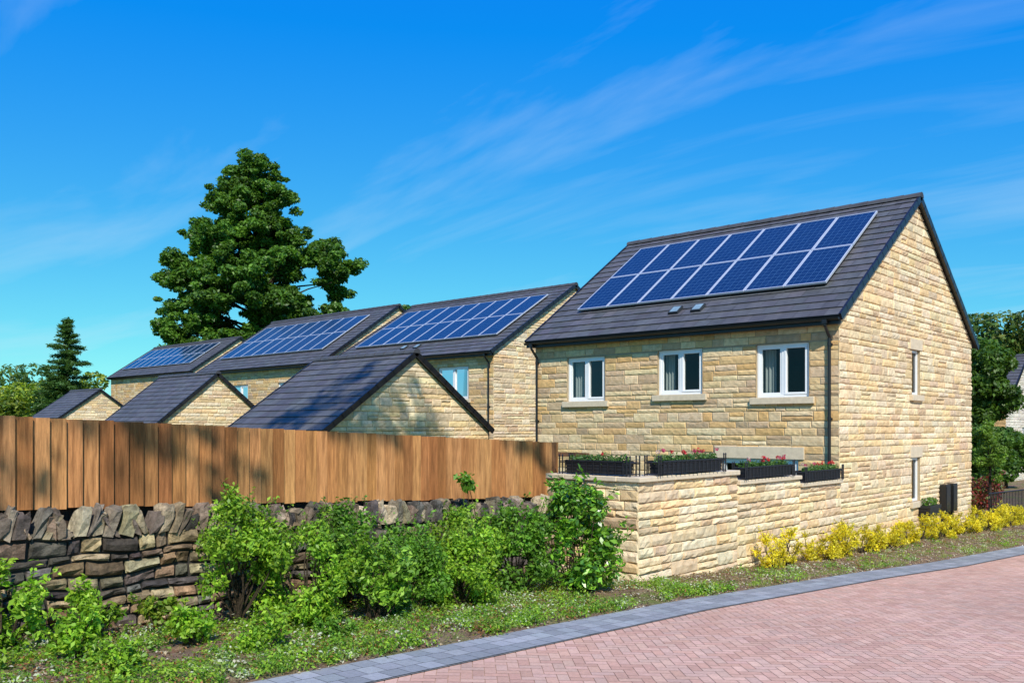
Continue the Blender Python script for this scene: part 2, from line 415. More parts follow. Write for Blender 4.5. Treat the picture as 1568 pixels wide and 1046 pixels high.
# garages
GA=house('stone_garage',-4.6,5.76,10.9,15.2,-2.9,-.08,2.02,ov=.12,gutter=False)
GB=house('stone_garage',-.7,5.36,27.7,32.6,-2.9,.08,2.32,ov=.12,gutter=False)
GC=house('stone_garage',6.2,5.36,55.6,60.4,-2.9,.65,2.65,ov=.12,gutter=False)
HR,RR,_,_,MGR=house('stone_house',32.8,8,4.9,9,-3,1.0,3.9,gh=[(3.2,4.2,-1.2,0)],palG=[(.72,.66,.56),(.66,.60,.5)])
window(HR,MGR,(3.2,4.2,-1.2,0))
uc=empty('meter_cabinet'); b=MB()
for x in (6.15,6.72):
    b.box(x,x+.34,-.19,-.04,-2.12,-1.42); b.box(x+.02,x+.32,-.20,-.192,-2.08,-1.46)
    b.box(x+.1,x+.22,-.14,-.05,-2.75,-2.12)
b.obj('cabinet_box',M_BLACK,uc,bevel=.01)
# ------------------------------------------------------------------ leaves
class LB:
    def __init__(s): s.V=[];s.C=[]
    def add(s,P,N,size,aspect,col,fold=.15,T=None):
        n=len(P)
        if n==0: return
        N=N/np.linalg.norm(N,axis=1,keepdims=True)
        if T is None: T=rng.normal(size=(n,3))
        T=T-N*(T*N).sum(1,keepdims=True); T/=np.linalg.norm(T,axis=1,keepdims=True)+1e-9
        B=np.cross(N,T); sz=(size*rng.uniform(.6,1.35,n))[:,None]
        v=np.stack([P-T*sz,P+B*sz*aspect+N*sz*fold,P+T*sz,P-B*sz*aspect+N*sz*fold],1)
        s.V.append(v.reshape(-1,3)); s.C.append(col)
    def clump(s,c,r,n,size,cols,aspect=.5,up=.5,hollow=.35,rand=.8,cj=.25):
        d=rng.normal(size=(n,3)); d/=np.linalg.norm(d,axis=1,keepdims=True)
        k=rng.uniform(hollow,1,n)**.6
        P=np.array(c)+d*np.array(r)*k[:,None]
        N=d*.7+np.array([0,0,up])+rng.normal(size=(n,3))*rand
        cols=np.array(cols); ci=cols[rng.integers(0,len(cols),n)]*rng.uniform(1-cj,1+cj,(n,1))
        s.add(P,N,size,aspect,ci)
    def obj(s,name,mat,parent=None):
        V=np.concatenate(s.V); C=np.concatenate(s.C); n=len(C)
        me=bpy.data.meshes.new(name); me.vertices.add(4*n); me.vertices.foreach_set('co',V.ravel())
        me.loops.add(4*n); me.loops.foreach_set('vertex_index',np.arange(4*n,dtype=np.int32))
        me.polygons.add(n); me.polygons.foreach_set('loop_start',np.arange(0,4*n,4,dtype=np.int32)); me.polygons.foreach_set('loop_total',np.full(n,4,dtype=np.int32))
        me.update(calc_edges=True)
        at=me.color_attributes.new('Col','FLOAT_COLOR','CORNER')
        cc=np.ones((n,4,4)); cc[:,:,:3]=C[:,None,:]; at.data.foreach_set('color',cc.ravel())
        me.materials.append(mat); o=bpy.data.objects.new(name,me); scene.collection.objects.link(o)
        if parent: o.parent=parent
        return o
GRN=[(.08,.185,.02),(.105,.22,.025),(.055,.135,.018),(.135,.26,.03)]
def limb(mb,p0,p1,r0,r1,seg=4,wob=.12):
    p0=Vector(p0);p1=Vector(p1);d=(p1-p0).length;prev=p0;pr=r0
    for i in range(1,seg+1):
        t=i/seg; q=p0.lerp(p1,t); 
        if i<seg: q+=Vector((random.uniform(-1,1),random.uniform(-1,1),random.uniform(-.3,.6)))*d*wob*.5
        r=r0+(r1-r0)*t; mb.tube(prev,q,pr,r,7); prev=q;pr=r
def bigtree():
    par=empty('broadleaf_tree'); Y=82; X0=-23.3; sc=Y/1373
    prof=[(236,350,398),(262,334,440),(300,318,460),(330,310,458),(350,290,482),(372,262,535),(400,250,552),(420,240,554),(450,236,552),(480,226,552),(510,228,550),(535,222,548),(562,250,520)]
    def ext(py):
        for a,b in zip(prof,prof[1:]):
            if a[0]<=py<=b[0]:
                t=(py-a[0])/(b[0]-a[0]); return a[1]+(b[1]-a[1])*t,a[2]+(b[2]-a[2])*t
        return prof[-1][1:]
    lb=LB(); tr=MB()
    tries=0; boughs=[]
    while len(boughs)<165 and tries<40000:
        tries+=1
        py=random.uniform(248,556); l,r=ext(py); c=(l+r)/2; hw=(r-l)/2
        t=random.uniform(-1,1); dd=random.uniform(-1,.6); q=t*t+dd*dd
        if q>1 or (q<.3 and random.random()<.4): continue
        X=(c+t*max(hw-20,3)-784)*sc; Z=(655-py-8)*sc; p=Vector((X,dd*hw*sc*.8,Z))
        if any((p-o).length<1.35 for o in boughs): continue
        boughs.append(p)
    bx,by=cw(X0,Y)
    for bi,p in enumerate(boughs):
        tb=random.uniform(.72,1.15)
        for k in range(random.randint(8,12)):
            d=Vector((random.gauss(0,1),random.gauss(0,1),random.gauss(.1,.75))); d=d.normalized()*random.uniform(.4,1.6)
            X,YY,Z=p.x+d.x,Y+p.y+d.y,p.z+d.z*.8
            l,r=ext(min(559,max(239,655-Z/sc)))
            if not(l-4<784+X/sc<r+4) or Z>(655-243)*sc: continue
            rad=random.uniform(.38,.88); x,y=cw(X,YY)
            tint=tb*random.uniform(.8,1.2)
            lb.clump((x,y,Z),(rad,rad,rad*.6),int(310*rad*rad)+30,.165,[tuple(q*tint for q in c) for c in GRN],aspect=.55,up=.7,hollow=.15,rand=.8)
        if bi%2==0:
            x,y=cw(p.x,Y+p.y); zs=max(3.0,min(p.z-3,17)); limb(tr,(bx,by,zs),(x,y,p.z-.6),.14,.03,4)
    for k in range(7):
        x,y=cw((440+k*4-784)*sc,Y-3); lb.clump((x,y,(655-300-k*-1)*sc-k*.25),(.5,.5,.3),60,.16,GRN)
    tr.tube((bx,by,-3),(bx,by,5),.75,.55,12); limb(tr,(bx,by,5),(bx+.5,by,19),.55,.08,7,.04)
    tr.obj('trunk',M_BARK,par,smooth=True); lb.obj('crown',M_LEAF,par)
bigtree()
def roundtree(name,X,Y,ztop,rad,n=26,leaf=.2,cols=GRN,zg=-3,dens=260,sz=1):
    par=empty(name); lb=LB(); tr=MB(); x,y=cw(X,Y); zc=ztop-rad*sz
    tr.tube((x,y,zg),(x,y,zc-rad*.3),.045*rad+.03,.03*rad+.02,8)
    for i in range(n):
        d=Vector((random.gauss(0,1),random.gauss(0,1),random.gauss(0,.9))).normalized()*rad*random.uniform(.35,.78)
        r=rad*random.uniform(.24,.42); c=(x+d.x,y+d.y,zc+d.z*sz)
        t=random.uniform(.75,1.25)
        lb.clump(c,(r,r,r*.75),int(dens*r*r/ (leaf/.2)**2)+30,leaf,[tuple(k*t for k in q) for q in cols],up=.5)
        if i%3==0: limb(tr,(x,y,zc-rad*.5),c,.02*rad+.01,.01,3)
    tr.obj('trunk',M_BARK,par); lb.obj('crown',M_LEAF,par)
roundtree('broadleaf_tree',-7.9,80,11.9,3.6,44)
roundtree('broadleaf_tree',-11.5,98,12.5,3.4,24)
roundtree('broadleaf_tree',15.2,28.5,.6,.55,34,.045,[(.16,.28,.03),(.12,.22,.025),(.2,.32,.04)],dens=130,sz=2.4)
roundtree('broadleaf_tree',22.0,42,5.0,1.75,60,.11,[(.06,.13,.02),(.09,.17,.02)],dens=330,sz=1.7)
roundtree('broadleaf_tree',20.3,39,.8,1.7,44,.1,[(.06,.13,.02),(.10,.19,.025)],dens=330,sz=1.2)
roundtree('broadleaf_tree',22.6,41,.9,1.3,34,.1,[(.07,.15,.02),(.11,.2,.03)],dens=330,sz=1.5)
def spruce(X,Y,ztop,w):
    par=empty('spruce_tree'); x,y=cw(X,Y); lb=LB(); tr=MB(); tr.tube((x,y,-3),(x,y,ztop),.22,.02,8)
    z=-1.0; 
    while z<ztop-.1:
        f=(ztop-z)/(ztop+1.5); R=w*(f**.8)+.15
        nb=int(6+4*f)
        for k in range(nb):
            a=random.uniform(0,6.28); rr=R*random.uniform(.5,1.25)
            e=(x+math.cos(a)*rr,y+math.sin(a)*rr,z+rr*.12-.25*rr*random.random()); tr.tube((x,y,z),e,.03,.008,5)
            n=int(60+100*rr); t=rng.uniform(.12,1,n)[:,None]
            P=np.array((x,y,z))*(1-t)+np.array(e)*t+rng.normal(size=(n,3))*np.array([.13,.13,.09])*(1.3-t*.5)
            dirv=np.array([math.cos(a),math.sin(a),-.1])+rng.normal(size=(n,3))*.6
            c=np.array([(.055,.13,.035),(.08,.17,.04),(.10,.20,.045)])[rng.integers(0,3,n)]*rng.uniform(.7,1.2,(n,1))
            lb.add(P,np.array([0,0,1.])+rng.normal(size=(n,3))*.7,.14,.28,c,T=dirv)
        z+=.42
    tr.obj('trunk',M_BARK,par); lb.obj('crown',M_LEAF,par)
spruce(-36.2,73,8.9,3.3)
def belt(name,pts,leaf,dens,rad,cols):
    lb=LB()
    for (X,Y,zt) in pts:
        x,y=cw(X,Y); z=-2.5
        while z<zt-rad*.5:
            t=random.uniform(.6,1.3); r=rad*random.uniform(.7,1.15)
            lb.clump((x+random.uniform(-1,1)*rad*.7,y+random.uniform(-1,1)*rad*.9,min(z,zt-r*.7)),(r,r,r*.8),dens,leaf,[tuple(k*t for k in q) for q in cols],up=.6,hollow=.6)
            z+=rad*.8
    return lb.obj(name,M_LEAF)
OL=[(.08,.15,.03),(.11,.18,.035),(.14,.20,.035),(.06,.12,.025)]
pts=[(X,112+random.uniform(-4,4)+abs(X)*.02,(7.4 if X<-54 else 5.6)+random.uniform(-1.2,.8)) for X in np.arange(-135,130,1.9)]
belt('distant_trees',pts,.34,260,2.2,OL)
pts=[(X,58+random.uniform(-5,5),6.3+random.uniform(-.7,.6)) for X in np.arange(20,62,1.1)]
belt('distant_trees',pts,.17,620,1.5,[(.06,.13,.03),(.09,.165,.035),(.12,.18,.035),(.16,.19,.04)])
pts=[(X,92+random.uniform(-3,3),4.8+random.uniform(-1,1.4)) for X in np.arange(-58,-44,1.5)]
belt('distant_trees',pts,.24,420,1.8,[(.17,.25,.03),(.27,.33,.03),(.12,.2,.025)])
# tall tree beside the photographer whose shade dapples the fence and garage
SX,SY,SZ=-.450,-.572,.686
def shadetree():
    par=empty('broadleaf_tree'); tr=MB(); lb=LB(); b=Vector((-21.2,-.4,-1.8))
    tr.tube(b,b+Vector((.5,-1,8)),.42,.3,12)
    ends=[Vector((-17.5,-5.5,15)),Vector((-16.5,-2,19))]
    for e in ends: limb(tr,b+Vector((.5,-1,8)),e,.26,.05,6,.04)
    for i in range(180):
        if i<100:
            lx=random.uniform(-21,-5.5); ly=random.uniform(.9,4.2); z=random.uniform(9.5,17)
            if lx>-11 and random.random()<.35: continue
        else: lx=random.uniform(-6.8,-.5); ly=random.uniform(9.0,13.5); z=random.uniform(15.5,21)
        h=z; c=(lx+SX/SZ*h,ly+SY/SZ*h,z); r=random.uniform(.2,.62)
        lb.clump(c,(r,r,r*.6),int(110*r*r)+14,.12,GRN,up=.8)
        if i%2==0: limb(tr,tuple(min(ends,key=lambda e:(e-Vector(c)).length)*.6+(b+Vector((.5,-1,8)))*.4),c,.05,.012,3)
    tr.obj('trunk',M_BARK,par); lb.obj('crown',M_LEAF,par)
shadetree()
# ------------------------------------------------------------------ garden wall, planters
gw=empty('garden_wall'); st=MB(); bk=MB(); cp=MB()
MGW=lambda u,z,d:(u,-.02-d,z); MRW=lambda u,z,d:(-7.1-d,u,z)
segs=[(-7.1,-4.24,-.70),(-4.24,-1.89,-.87),(-1.89,0.0,-1.02)]
for a,b_,zt in segs:
    zz=g((a+b_)/2)
    stones(st,MGW,a-(.02 if a<-7 else 0),b_,zz-.2,zt-.075,rel=.042,pal=PALE,avg=.15,lens=(.25,.75),rv=.26)
    bk.box(a,b_,-.02,.26,zz-.4,zt-.075)
    u=a-(.06 if a<-7 else .0)
    while u<b_-.01:
        q=min(u+random.uniform(.45,.7),b_)
        if b_-q<.2:q=b_
        cp.box(u+.003,q-.003,-.095,.31,zt-.074,zt+random.uniform(-.004,.004)); u=q
stones(st,MRW,-.04,1.75,-2.5,-.775,rel=.042,pal=PALE,avg=.15,lens=(.25,.75),rv=.26)
bk.box(-7.1,-6.82,.261,1.75,-2.6,-.776)
for k in range(3): cp.box(-7.17,-6.76,.313+k*.48,.31+(k+1)*.48,-.774,-.70+k*.002)
st.obj('wall_stones',M_STONE,gw); bk.obj('wall_core',M_MORT,gw); cp.obj('wall_coping',M_TRIM,gw,bevel=.012)
def planter(M,u0,u1,z,flowers):
    par=empty('flower_planter'); b=MB(); h=.20
    for s in range(4):
        zz=z+.03+s*h/4; t=.012*s/4
        for dd in (-.11-t,.11+t-.012): b.box(u0,u1,zz,zz+h/4-.008,dd,dd+.012,M=M)
    b.box(u0,u1,z+.02,z+h,-.10,.10,M=M)
    n=int((u1-u0)/.12)
    for k in range(n+1):
        u=u0+(u1-u0)*k/n; b.box(u-.006,u+.006,z+.02,z+h+.01,-.135,-.124,M=M); b.box(u-.006,u+.006,z+.02,z+h+.01,.124,.135,M=M)
    b.box(u0-.01,u1+.01,z+h,z+h+.018,-.135,-.115,M=M); b.box(u0-.01,u1+.01,z+h,z+h+.018,.115,.135,M=M)
    for u in (u0-.06,u0-.12,u1+.06,u1+.12):
        for dd in (-.12,.12): b.tube(M(u,z-.0,dd),M(u,z+h+.08,dd),.011,n=6); b.tube(M(u,z+h+.08,dd),M(u,z+h+.105,dd),.018,.004,n=6)
        b.tube(M(u,z+h,-.12),M(u,z+h,.12),.008,n=6); b.tube(M(u,z+.03,-.12),M(u,z+.03,.12),.008,n=6)
    for dd in (-.14,.14): b.tube(M(u0-.12,z+h-.02,dd*.86),M(u1+.12,z+h-.02,dd*.86),.008,n=6)
    b.obj('trough',M_IRON,par)
    lb=LB(); u=u0+.05
    while u<u1:
        c=M(u,z+h+.03,random.uniform(-.04,.04)); r=random.uniform(.05,.12)
        lb.clump(c,(r,r,r*.9),80,.022,[(.09,.19,.04),(.13,.24,.05),(.06,.13,.04)],up=.6)
        if random.random()<flowers:
            cc=M(u,z+h+.11+random.uniform(0,.06),random.uniform(-.05,.12)); lb.clump(cc,(.034,.034,.028),26,.017,random.choice([[(.65,.03,.05)],[(.65,.03,.05)],[(.6,.08,.2)],[(.7,.5,.5)]]),up=.6,cj=.15)
        u+=random.uniform(.05,.09)
    lb.obj('planting',M_LEAF,par)
MT=lambda u,z,d:(u,-.0-d,z); MTR=lambda u,z,d:(-7.0-d,u,z)
planter(MTR,.22,1.28,-.70,.3); planter(MT,-6.60,-4.9,-.70,.5); planter(MT,-4.0,-2.4,-.87,.5); planter(MT,-1.7,-.2,-1.02,.4)
def wallbox():
    par=empty('flower_planter'); b=MB(); 
    for k in range(4): b.box(4.62-.02*k,5.32+.02*k,-.28-.01*k,-.05,-2.12+k*.07,-2.055+k*.07)
    b.obj('trough',M_IRON,par); lb=LB()
    for k in range(7): lb.clump((4.65+k*.1,-.17,-1.78),(.11,.12,.12),80,.03,GRN+[(.4,.35,.3)],up=.6)
    lb.obj('planting',M_LEAF,par)
wallbox()
# ------------------------------------------------------------------ fence
fn=empty('wooden_fence'); b=MB()
ft=lambda x:.107-.043*(x+14.8); fb=lambda x:-.72-.041*(x+14.8)
WOODS=[(.42,.19,.065),(.35,.15,.052),(.50,.245,.09),(.29,.12,.042),(.45,.215,.08)]
x=-24.0; k=0
while x<-7.05:
    w=.15; c=jit(random.choice(WOODS),.15); o=random.uniform(-.003,.003)
    zt=ft(x)+random.uniform(-.004,.004); zb=fb(x)-.03+random.uniform(-.012,.012)
    P=[(x,1.645+o,zb),(x+w-.010,1.600+o,zb),(x+w-.010,1.600+o,zt),(x,1.645+o,zt)]
    b.face(P,c); Q=[(p[0],p[1]+.022,p[2]) for p in P]; b.face(Q[::-1],c)
    for i in range(4): b.face([P[i],Q[i],Q[(i+1)%4],P[(i+1)%4]],tuple(v*.5 for v in c))
    x+=w;k+=1
b.obj('boards',M_WOOD,fn)
b=MB()
x=-24
while x<-7.2:
    x2=x+1.8
    for off in (-.14,-.62):
        b.face([(x,1.69,ft(x)+off),(x2,1.69,ft(x2)+off),(x2,1.69,ft(x2)+off-.07),(x,1.69,ft(x)+off-.07)],(.22,.1,.05))
        b.face([(x,1.73,ft(x)+off),(x2,1.73,ft(x2)+off),(x2,1.73,ft(x2)+off-.07),(x,1.73,ft(x)+off-.07)],(.22,.1,.05))
        b.face([(x,1.69,ft(x)+off),(x2,1.69,ft(x2)+off),(x2,1.73,ft(x2)+off),(x,1.73,ft(x)+off)],(.22,.1,.05))
    b.face([(x,1.71,fb(x)+.05),(x2,1.71,fb(x2)+.05),(x2,1.71,fb(x2)-.5),(x,1.71,fb(x)-.5)],(.05,.035,.025))
    b.box(x,x+.1,1.74,1.84,-2.6,ft(x)+.0,(.2,.09,.045)); x=x2
b.box(-7.06,-6.96,1.60,1.71,-2.4,ft(-7)-.0,(.26,.12,.05)); b.box(-6.958,-6.94,1.61,1.70,-1.02,ft(-7)-.01,(.18,.09,.04))
b.obj('rails_and_posts',M_WOOD,fn)
# ------------------------------------------------------------------ rubble wall
rw=empty('rubble_stone_wall'); st=MB(); bk=MB()
RUB=[(.26,.19,.12),(.14,.12,.10),(.36,.28,.18),(.10,.088,.075),(.46,.34,.21),(.18,.16,.14),(.29,.20,.12),(.07,.062,.058)]
def MW(u,z,d):
    n1=mn.noise(Vector((u*1.7,z*2.2,1))); n2=mn.noise(Vector((u*2.3,z*1.9,7))); n3=mn.noise(Vector((u*5,z*5,4)))
    return (u+.06*n2+.015*n3,1.40-d+.03*n1,z+.075*n1+.02*n3)
wt=lambda x:-.95-.041*(x+14.8)
random.seed(21)
stones(st,MW,-24,-7.14,-2.9,-.4,avg=.125,lens=(.09,.38),rel=.055,pal=RUB,gap=.011,ztop=wt,jitc=.4,rv=.35)
x=-24
while x<-7.14:
    x2=min(x+1,-7.14); bk.face([(x,1.41,-3),(x2,1.41,-3),(x2,1.41,wt(x2)),(x,1.41,wt(x))],(.05,.044,.04)); bk.face([(x,1.41,wt(x)),(x2,1.41,wt(x2)),(x2,1.69,wt(x2)),(x,1.69,wt(x))],(.06,.05,.045)); x=x2
x=-24
while x<-7.2:
    w=random.uniform(.045,.16); h=random.uniform(.12,.25); c=jit(random.choice([(.36,.28,.18),(.18,.15,.12),(.52,.41,.27),(.28,.22,.16),(.11,.10,.085)]),.25)
    lean=random.uniform(-.14,.16)*(1 if w<.11 else .5); i=len(st.v); z0=wt(x)-.05
    for (zz,s) in ((0,1),(.5,1.0),(.88,.93),(1,.62)):
        for q in range(8):
            a=2*math.pi*q/8+.39; ex=abs(math.cos(a))**.4*math.copysign(1,math.cos(a));ey=abs(math.sin(a))**.4*math.copysign(1,math.sin(a))
            st.v.append((x+w/2+lean*zz+ex*w*.5*s+random.uniform(-1,1)*.015,1.46+ey*.12*s+random.uniform(-1,1)*.025,z0+(h+.04)*zz+random.uniform(-1,1)*.026))
    for r in range(3):
        for q in range(8):
            st.f.append((i+r*8+q,i+r*8+(q+1)%8,i+(r+1)*8+(q+1)%8,i+(r+1)*8+q)); st.c.append(c)
    st.f.append(tuple(i+24+q for q in range(8))); st.c.append(c)
    x+=w*.93
st.obj('wall_stones',M_RUB,rw); bk.obj('wall_core',mat('dark_core',None,.95,.1),rw)
# ------------------------------------------------------------------ ground, road, kerb
xs=[-3000,-300,-60,-30,0,14,60,300,3000]; ys=[-3000,-300,-60,0,60,300,3000]
b=MB()
for i in range(len(xs)-1):
    for j in range(len(ys)-1):
        b.face([(xs[i],ys[j],g(xs[i])-.06),(xs[i+1],ys[j],g(xs[i+1])-.06),(xs[i+1],ys[j+1],g(xs[i+1])-.06),(xs[i],ys[j+1],g(xs[i])-.06)])
b.obj('ground',M_GROUND)
KP=[(-60,-1.1),(-14,-1.1),(-8,-1.08),(-3,-1.40),(5,-2.25),(14,-3.2),(30,-5.5),(60,-12)]
def ky(x):
    for a,c in zip(KP,KP[1:]):
        if a[0]<=x<=c[0]: return a[1]+(c[1]-a[1])*(x-a[0])/(c[0]-a[0])
    return KP[-1][1]
kx=sorted(set([-60,-30,0,14,60]+[p[0] for p in KP]+list(range(-28,60,2))))
b=MB()
for a,c in zip(kx,kx[1:]): b.face([(a,-16,g(a)-.004),(c,-16,g(c)-.004),(c,ky(c)+.02,g(c)-.004),(a,ky(a)+.02,g(a)-.004)])
b.obj('road',M_JOINT)
b=MB(); w=.1; c45=math.cos(math.pi/4)
PK=[(.62,.375,.275),(.59,.345,.25),(.65,.405,.30),(.55,.32,.235),(.63,.385,.29),(.58,.37,.28)]
for k in range(-420,420):
    for m in range(-260,260):
        ox,oy=k+2*m,k-2*m
        px=(ox*c45-oy*c45)*w; py=(ox*c45+oy*c45)*w
        wx,wy=py-2,px-8
        if not(-17.5<wx<26 and -13.5<wy<ky(max(-60,wx))-.35): continue
        if wy<-9 and wx<-10: continue
        for rect in ((0,0,2,1),(0,1,1,3)):
            e=.03; P=[]
            for (qx,qy) in ((rect[0]+e,rect[1]+e),(rect[2]-e,rect[1]+e),(rect[2]-e,rect[3]-e),(rect[0]+e,rect[3]-e)):
                X=(ox+qx);Yy=(oy+qy); a=(X*c45+Yy*c45)*w-2; d=(X*c45-Yy*c45)*w-8
                P.append((a,d,g(a)+.001))
            b.face(P,jit(random.choice(PK),.06))
b.obj('road_paving',M_PAVE)
b=MB(); GR=[(.30,.31,.32),(.27,.28,.29),(.34,.35,.36),(.25,.26,.27)]
x=-20.0
while x<45:
    for r in range(3):
        o=(r%2)*.1; u0=x+o+.003;u1=x+.2+o-.003
        y0_=lambda u:ky(u)-.2*r-.003; y1_=lambda u:ky(u)-.2*(r+1)+.003
        b.face([(u0,y0_(u0),g(u0)+.016),(u1,y0_(u1),g(u1)+.016),(u1,y1_(u1),g(u1)+.016),(u0,y1_(u0),g(u0)+.016)],jit(random.choice(GR),.06))
    x+=.2
b.obj('paved_edge',M_PAVE)
b=MB()
for a,c in zip(kx,kx[1:]): b.face([(a,ky(a)-.61,g(a)+.0085),(c,ky(c)-.61,g(c)+.0085),(c,ky(c),g(c)+.0085),(a,ky(a),g(a)+.0085)])
b.obj('paved_edge_bed',mat('grey_joint',(.20,.20,.20),.95,.1))
# verge
b=MB(); X=list(np.arange(-24,40,.16)); nv=22
def vz(x,y,e): return g(x)+.012+ (.05*e)*(1+mn.noise(Vector((x*2.5,y*2.5,0)))+.5*mn.noise(Vector((x*8,y*8,3))))
for i,x in enumerate(X):
    far=1.5 if x<-7.15 else (.02 if x<8.95 else 9)
    for j in range(nv+1):
        t=j/nv; y=ky(x)+(far-ky(x))*t; b.v.append((x,y,vz(x,y,min(1,t*6))))
for i in range(len(X)-1):
    for j in range(nv):
        k=i*(nv+1)+j; b.f.append((k,k+nv+1,k+nv+2,k+1)); b.c.append((1,1,1))
b.obj('planted_verge',M_SOIL,smooth=True)
# ------------------------------------------------------------------ shrubs
BR=[(.21,.39,.03),(.27,.46,.035),(.15,.30,.025),(.35,.52,.045)]
MD=[(.13,.29,.03),(.18,.36,.035),(.10,.22,.025)]
def shrub(name,x,y,rad,h,leaf,cols,n=14,dens=1,mat_=M_LEAF,aspect=.5):
    par=empty(name); lb=LB(); tr=MB(); zb=g(x)
    for i in range(n):
        a=random.uniform(0,6.28); q=rad*math.sqrt(random.random())*.85; t=random.uniform(.12,.92)
        k=math.sin(math.pi*min(1,t*.75+.18)); c=(x+math.cos(a)*q*k,y+math.sin(a)*q*k,zb+h*t); r=rad*random.uniform(.2,.38)
        tt=random.uniform(.7,1.2); cc=[tuple(v*tt for v in p) for p in cols]
        nn=int(dens*(r/leaf)**2*6)
        lb.clump(c,(r,r,r*.85),nn,leaf,cc,aspect=aspect,up=.6,hollow=.2,rand=.8)
        limb(tr,(x+random.uniform(-.06,.06),y+random.uniform(-.06,.06),zb),c,.012,.004,3)
        for s in range(3):
            e=Vector(c)+Vector((random.uniform(-1,1)*r*1.4,random.uniform(-1,1)*r*1.4,random.uniform(.4,1.3)*r*1.4)); m=18
            tr.tube(c,e,.004,.002,4)
            ts=rng.uniform(.2,1.05,m)[:,None]; P=np.array(c)*(1-ts)+np.array(e)*ts+rng.normal(size=(m,3))*leaf*.6
            lb.add(P,rng.normal(size=(m,3))*.6+np.array([0,0,.9]),leaf*.95,aspect,np.array(cc)[rng.integers(0,len(cc),m)]*rng.uniform(.9,1.4,(m,1)))
    tr.obj('stems',M_BARK,par); lb.obj('foliage',mat_,par)
shrub('green_shrub',-12.95,.75,.55,1.40,.026,BR,26)
shrub('green_shrub',-12.45,.30,.55,1.15,.026,BR,24)
shrub('green_shrub',-11.85,.0,.45,1.0,.040,[(.20,.38,.04),(.28,.47,.05),(.11,.23,.025)],16,aspect=.42)
shrub('green_shrub',-11.5,.85,.5,1.3,.028,MD,20)
shrub('green_shrub',-11.1,.35,.55,.95,.024,MD,22)
shrub('green_shrub',-10.4,.20,.55,.85,.026,BR,24)
shrub('green_shrub',-9.9,.60,.60,1.15,.028,BR,26)
shrub('green_shrub',-9.2,.40,.60,1.15,.030,MD,24)
shrub('laurel_shrub',-8.4,.10,.66,1.4,.048,[(.12,.30,.025),(.18,.38,.03),(.06,.16,.02),(.25,.47,.04)],32,mat_=M_LEAFG)
shrub('green_shrub',-9.35,1.1,.40,1.6,.045,MD,12)
shrub('green_shrub',-15.0,1.0,.40,.85,.032,BR,14)
shrub('green_shrub',-14.3,.95,.28,.65,.032,BR,10)
shrub('green_shrub',-13.7,.8,.25,.5,.032,[(.25,.32,.03),(.16,.28,.03)],9)
shrub('green_shrub',-15.5,.35,.35,.55,.032,BR,12)
shrub('green_shrub',-14.7,.15,.30,.42,.028,BR,12)
shrub('green_shrub',-13.7,.1,.30,.40,.028,BR,12)
shrub('green_shrub',-14.6,-.45,.26,.30,.024,BR,10)
shrub('green_shrub',-13.3,-.35,.28,.32,.024,BR,10)
shrub('green_shrub',-12.6,-.4,.25,.28,.022,MD,9)
YL=[(.68,.56,.02),(.76,.66,.03),(.56,.52,.03),(.80,.70,.06)]
x=-3.75
while x<11.5:
    y=-.42 if x<4 else -.48-.06*(x-4)
    if abs(x+2.65)>.25:
        shrub('yellow_shrub',x,y+random.uniform(-.1,.05),random.uniform(.25,.38),random.uniform(.45,.70),.026,YL,12,dens=1,aspect=.35)
    x+=random.uniform(.45,.68)
for (x,y,r,h) in ((12.2,1.4,.8,1.0),(13.6,1.3,.8,.9),(15.4,1.4,.9,1.0)): shrub('red_leaved_shrub',x,y,r,h,.06,[(.28,.05,.04),(.2,.06,.04),(.15,.18,.04)],12)
# ground cover
lb=LB()
for i in range(2300):
    x=random.uniform(-17,-6.6) if i<1950 else random.uniform(-7,8); t=random.random()**1.2
    far=1.25 if x<-7.2 else -.12
    y=ky(x)+.05+(far-ky(x)-.1)*t
    if x>-6.6 and random.random()<.35: continue
    if mn.noise(Vector((x*.9,y*.9,9)))<-.28: continue
    r=random.uniform(.03,.14); cols=random.choice([BR,BR,BR,MD,[(.38,.50,.08),(.28,.42,.06)],[(.35,.16,.06),(.18,.26,.05)],[(.66,.68,.52),(.34,.46,.16)]])
    lb.clump((x,y,g(x)+.05+r*.35),(r*1.3,r*1.3,r*.9),int(40+230*r),.012+.045*r,cols,up=1.0,hollow=.1)
lb.obj('ground_cover_plants',M_LEAF)
lb=LB(); n=26000
xx=rng.uniform(-17,9,n); tt=rng.uniform(0,1,n)**1.4
yy=np.array([ky(a)+.02+((1.4 if a<-7.2 else -.05)-ky(a))*t for a,t in zip(xx,tt)])
keep=np.array([mn.noise(Vector((a*1.3,b_*1.3,5)))>-.05 for a,b_ in zip(xx,yy)]); xx=xx[keep];yy=yy[keep]; n=len(xx)
zz=np.array([g(a) for a in xx])+.06
N=rng.normal(size=(n,3)); N[:,2]*=.2; T=rng.normal(size=(n,3))*.35+np.array([0,0,1.])
gc=np.array([(.22,.34,.04),(.30,.42,.07),(.42,.42,.16),(.16,.26,.03)])[rng.integers(0,4,n)]
lb.add(np.stack([xx,yy,zz],1),N,.030,.09,gc,T=T); lb.obj('grass',M_LEAF)
lb=LB(); n=24000; xx=rng.uniform(-17,10,n); tt=rng.uniform(-.01,1,n)
yy=np.array([ky(a)+.0+((1.4 if a<-7.2 else -.05)-ky(a))*t for a,t in zip(xx,tt)])
zz=np.array([vz(a,c,min(1,max(0,t)*6)) for a,c,t in zip(xx,yy,tt)])+.014
gc=np.array([(.38,.22,.12),(.22,.12,.08),(.55,.44,.30),(.72,.66,.54),(.13,.08,.05)])[rng.integers(0,5,n)]
lb.add(np.stack([xx,yy,zz],1),rng.normal(size=(n,3))*.35+np.array([0,0,1.]),.018,.6,gc); lb.obj('bark_mulch',M_LEAF)
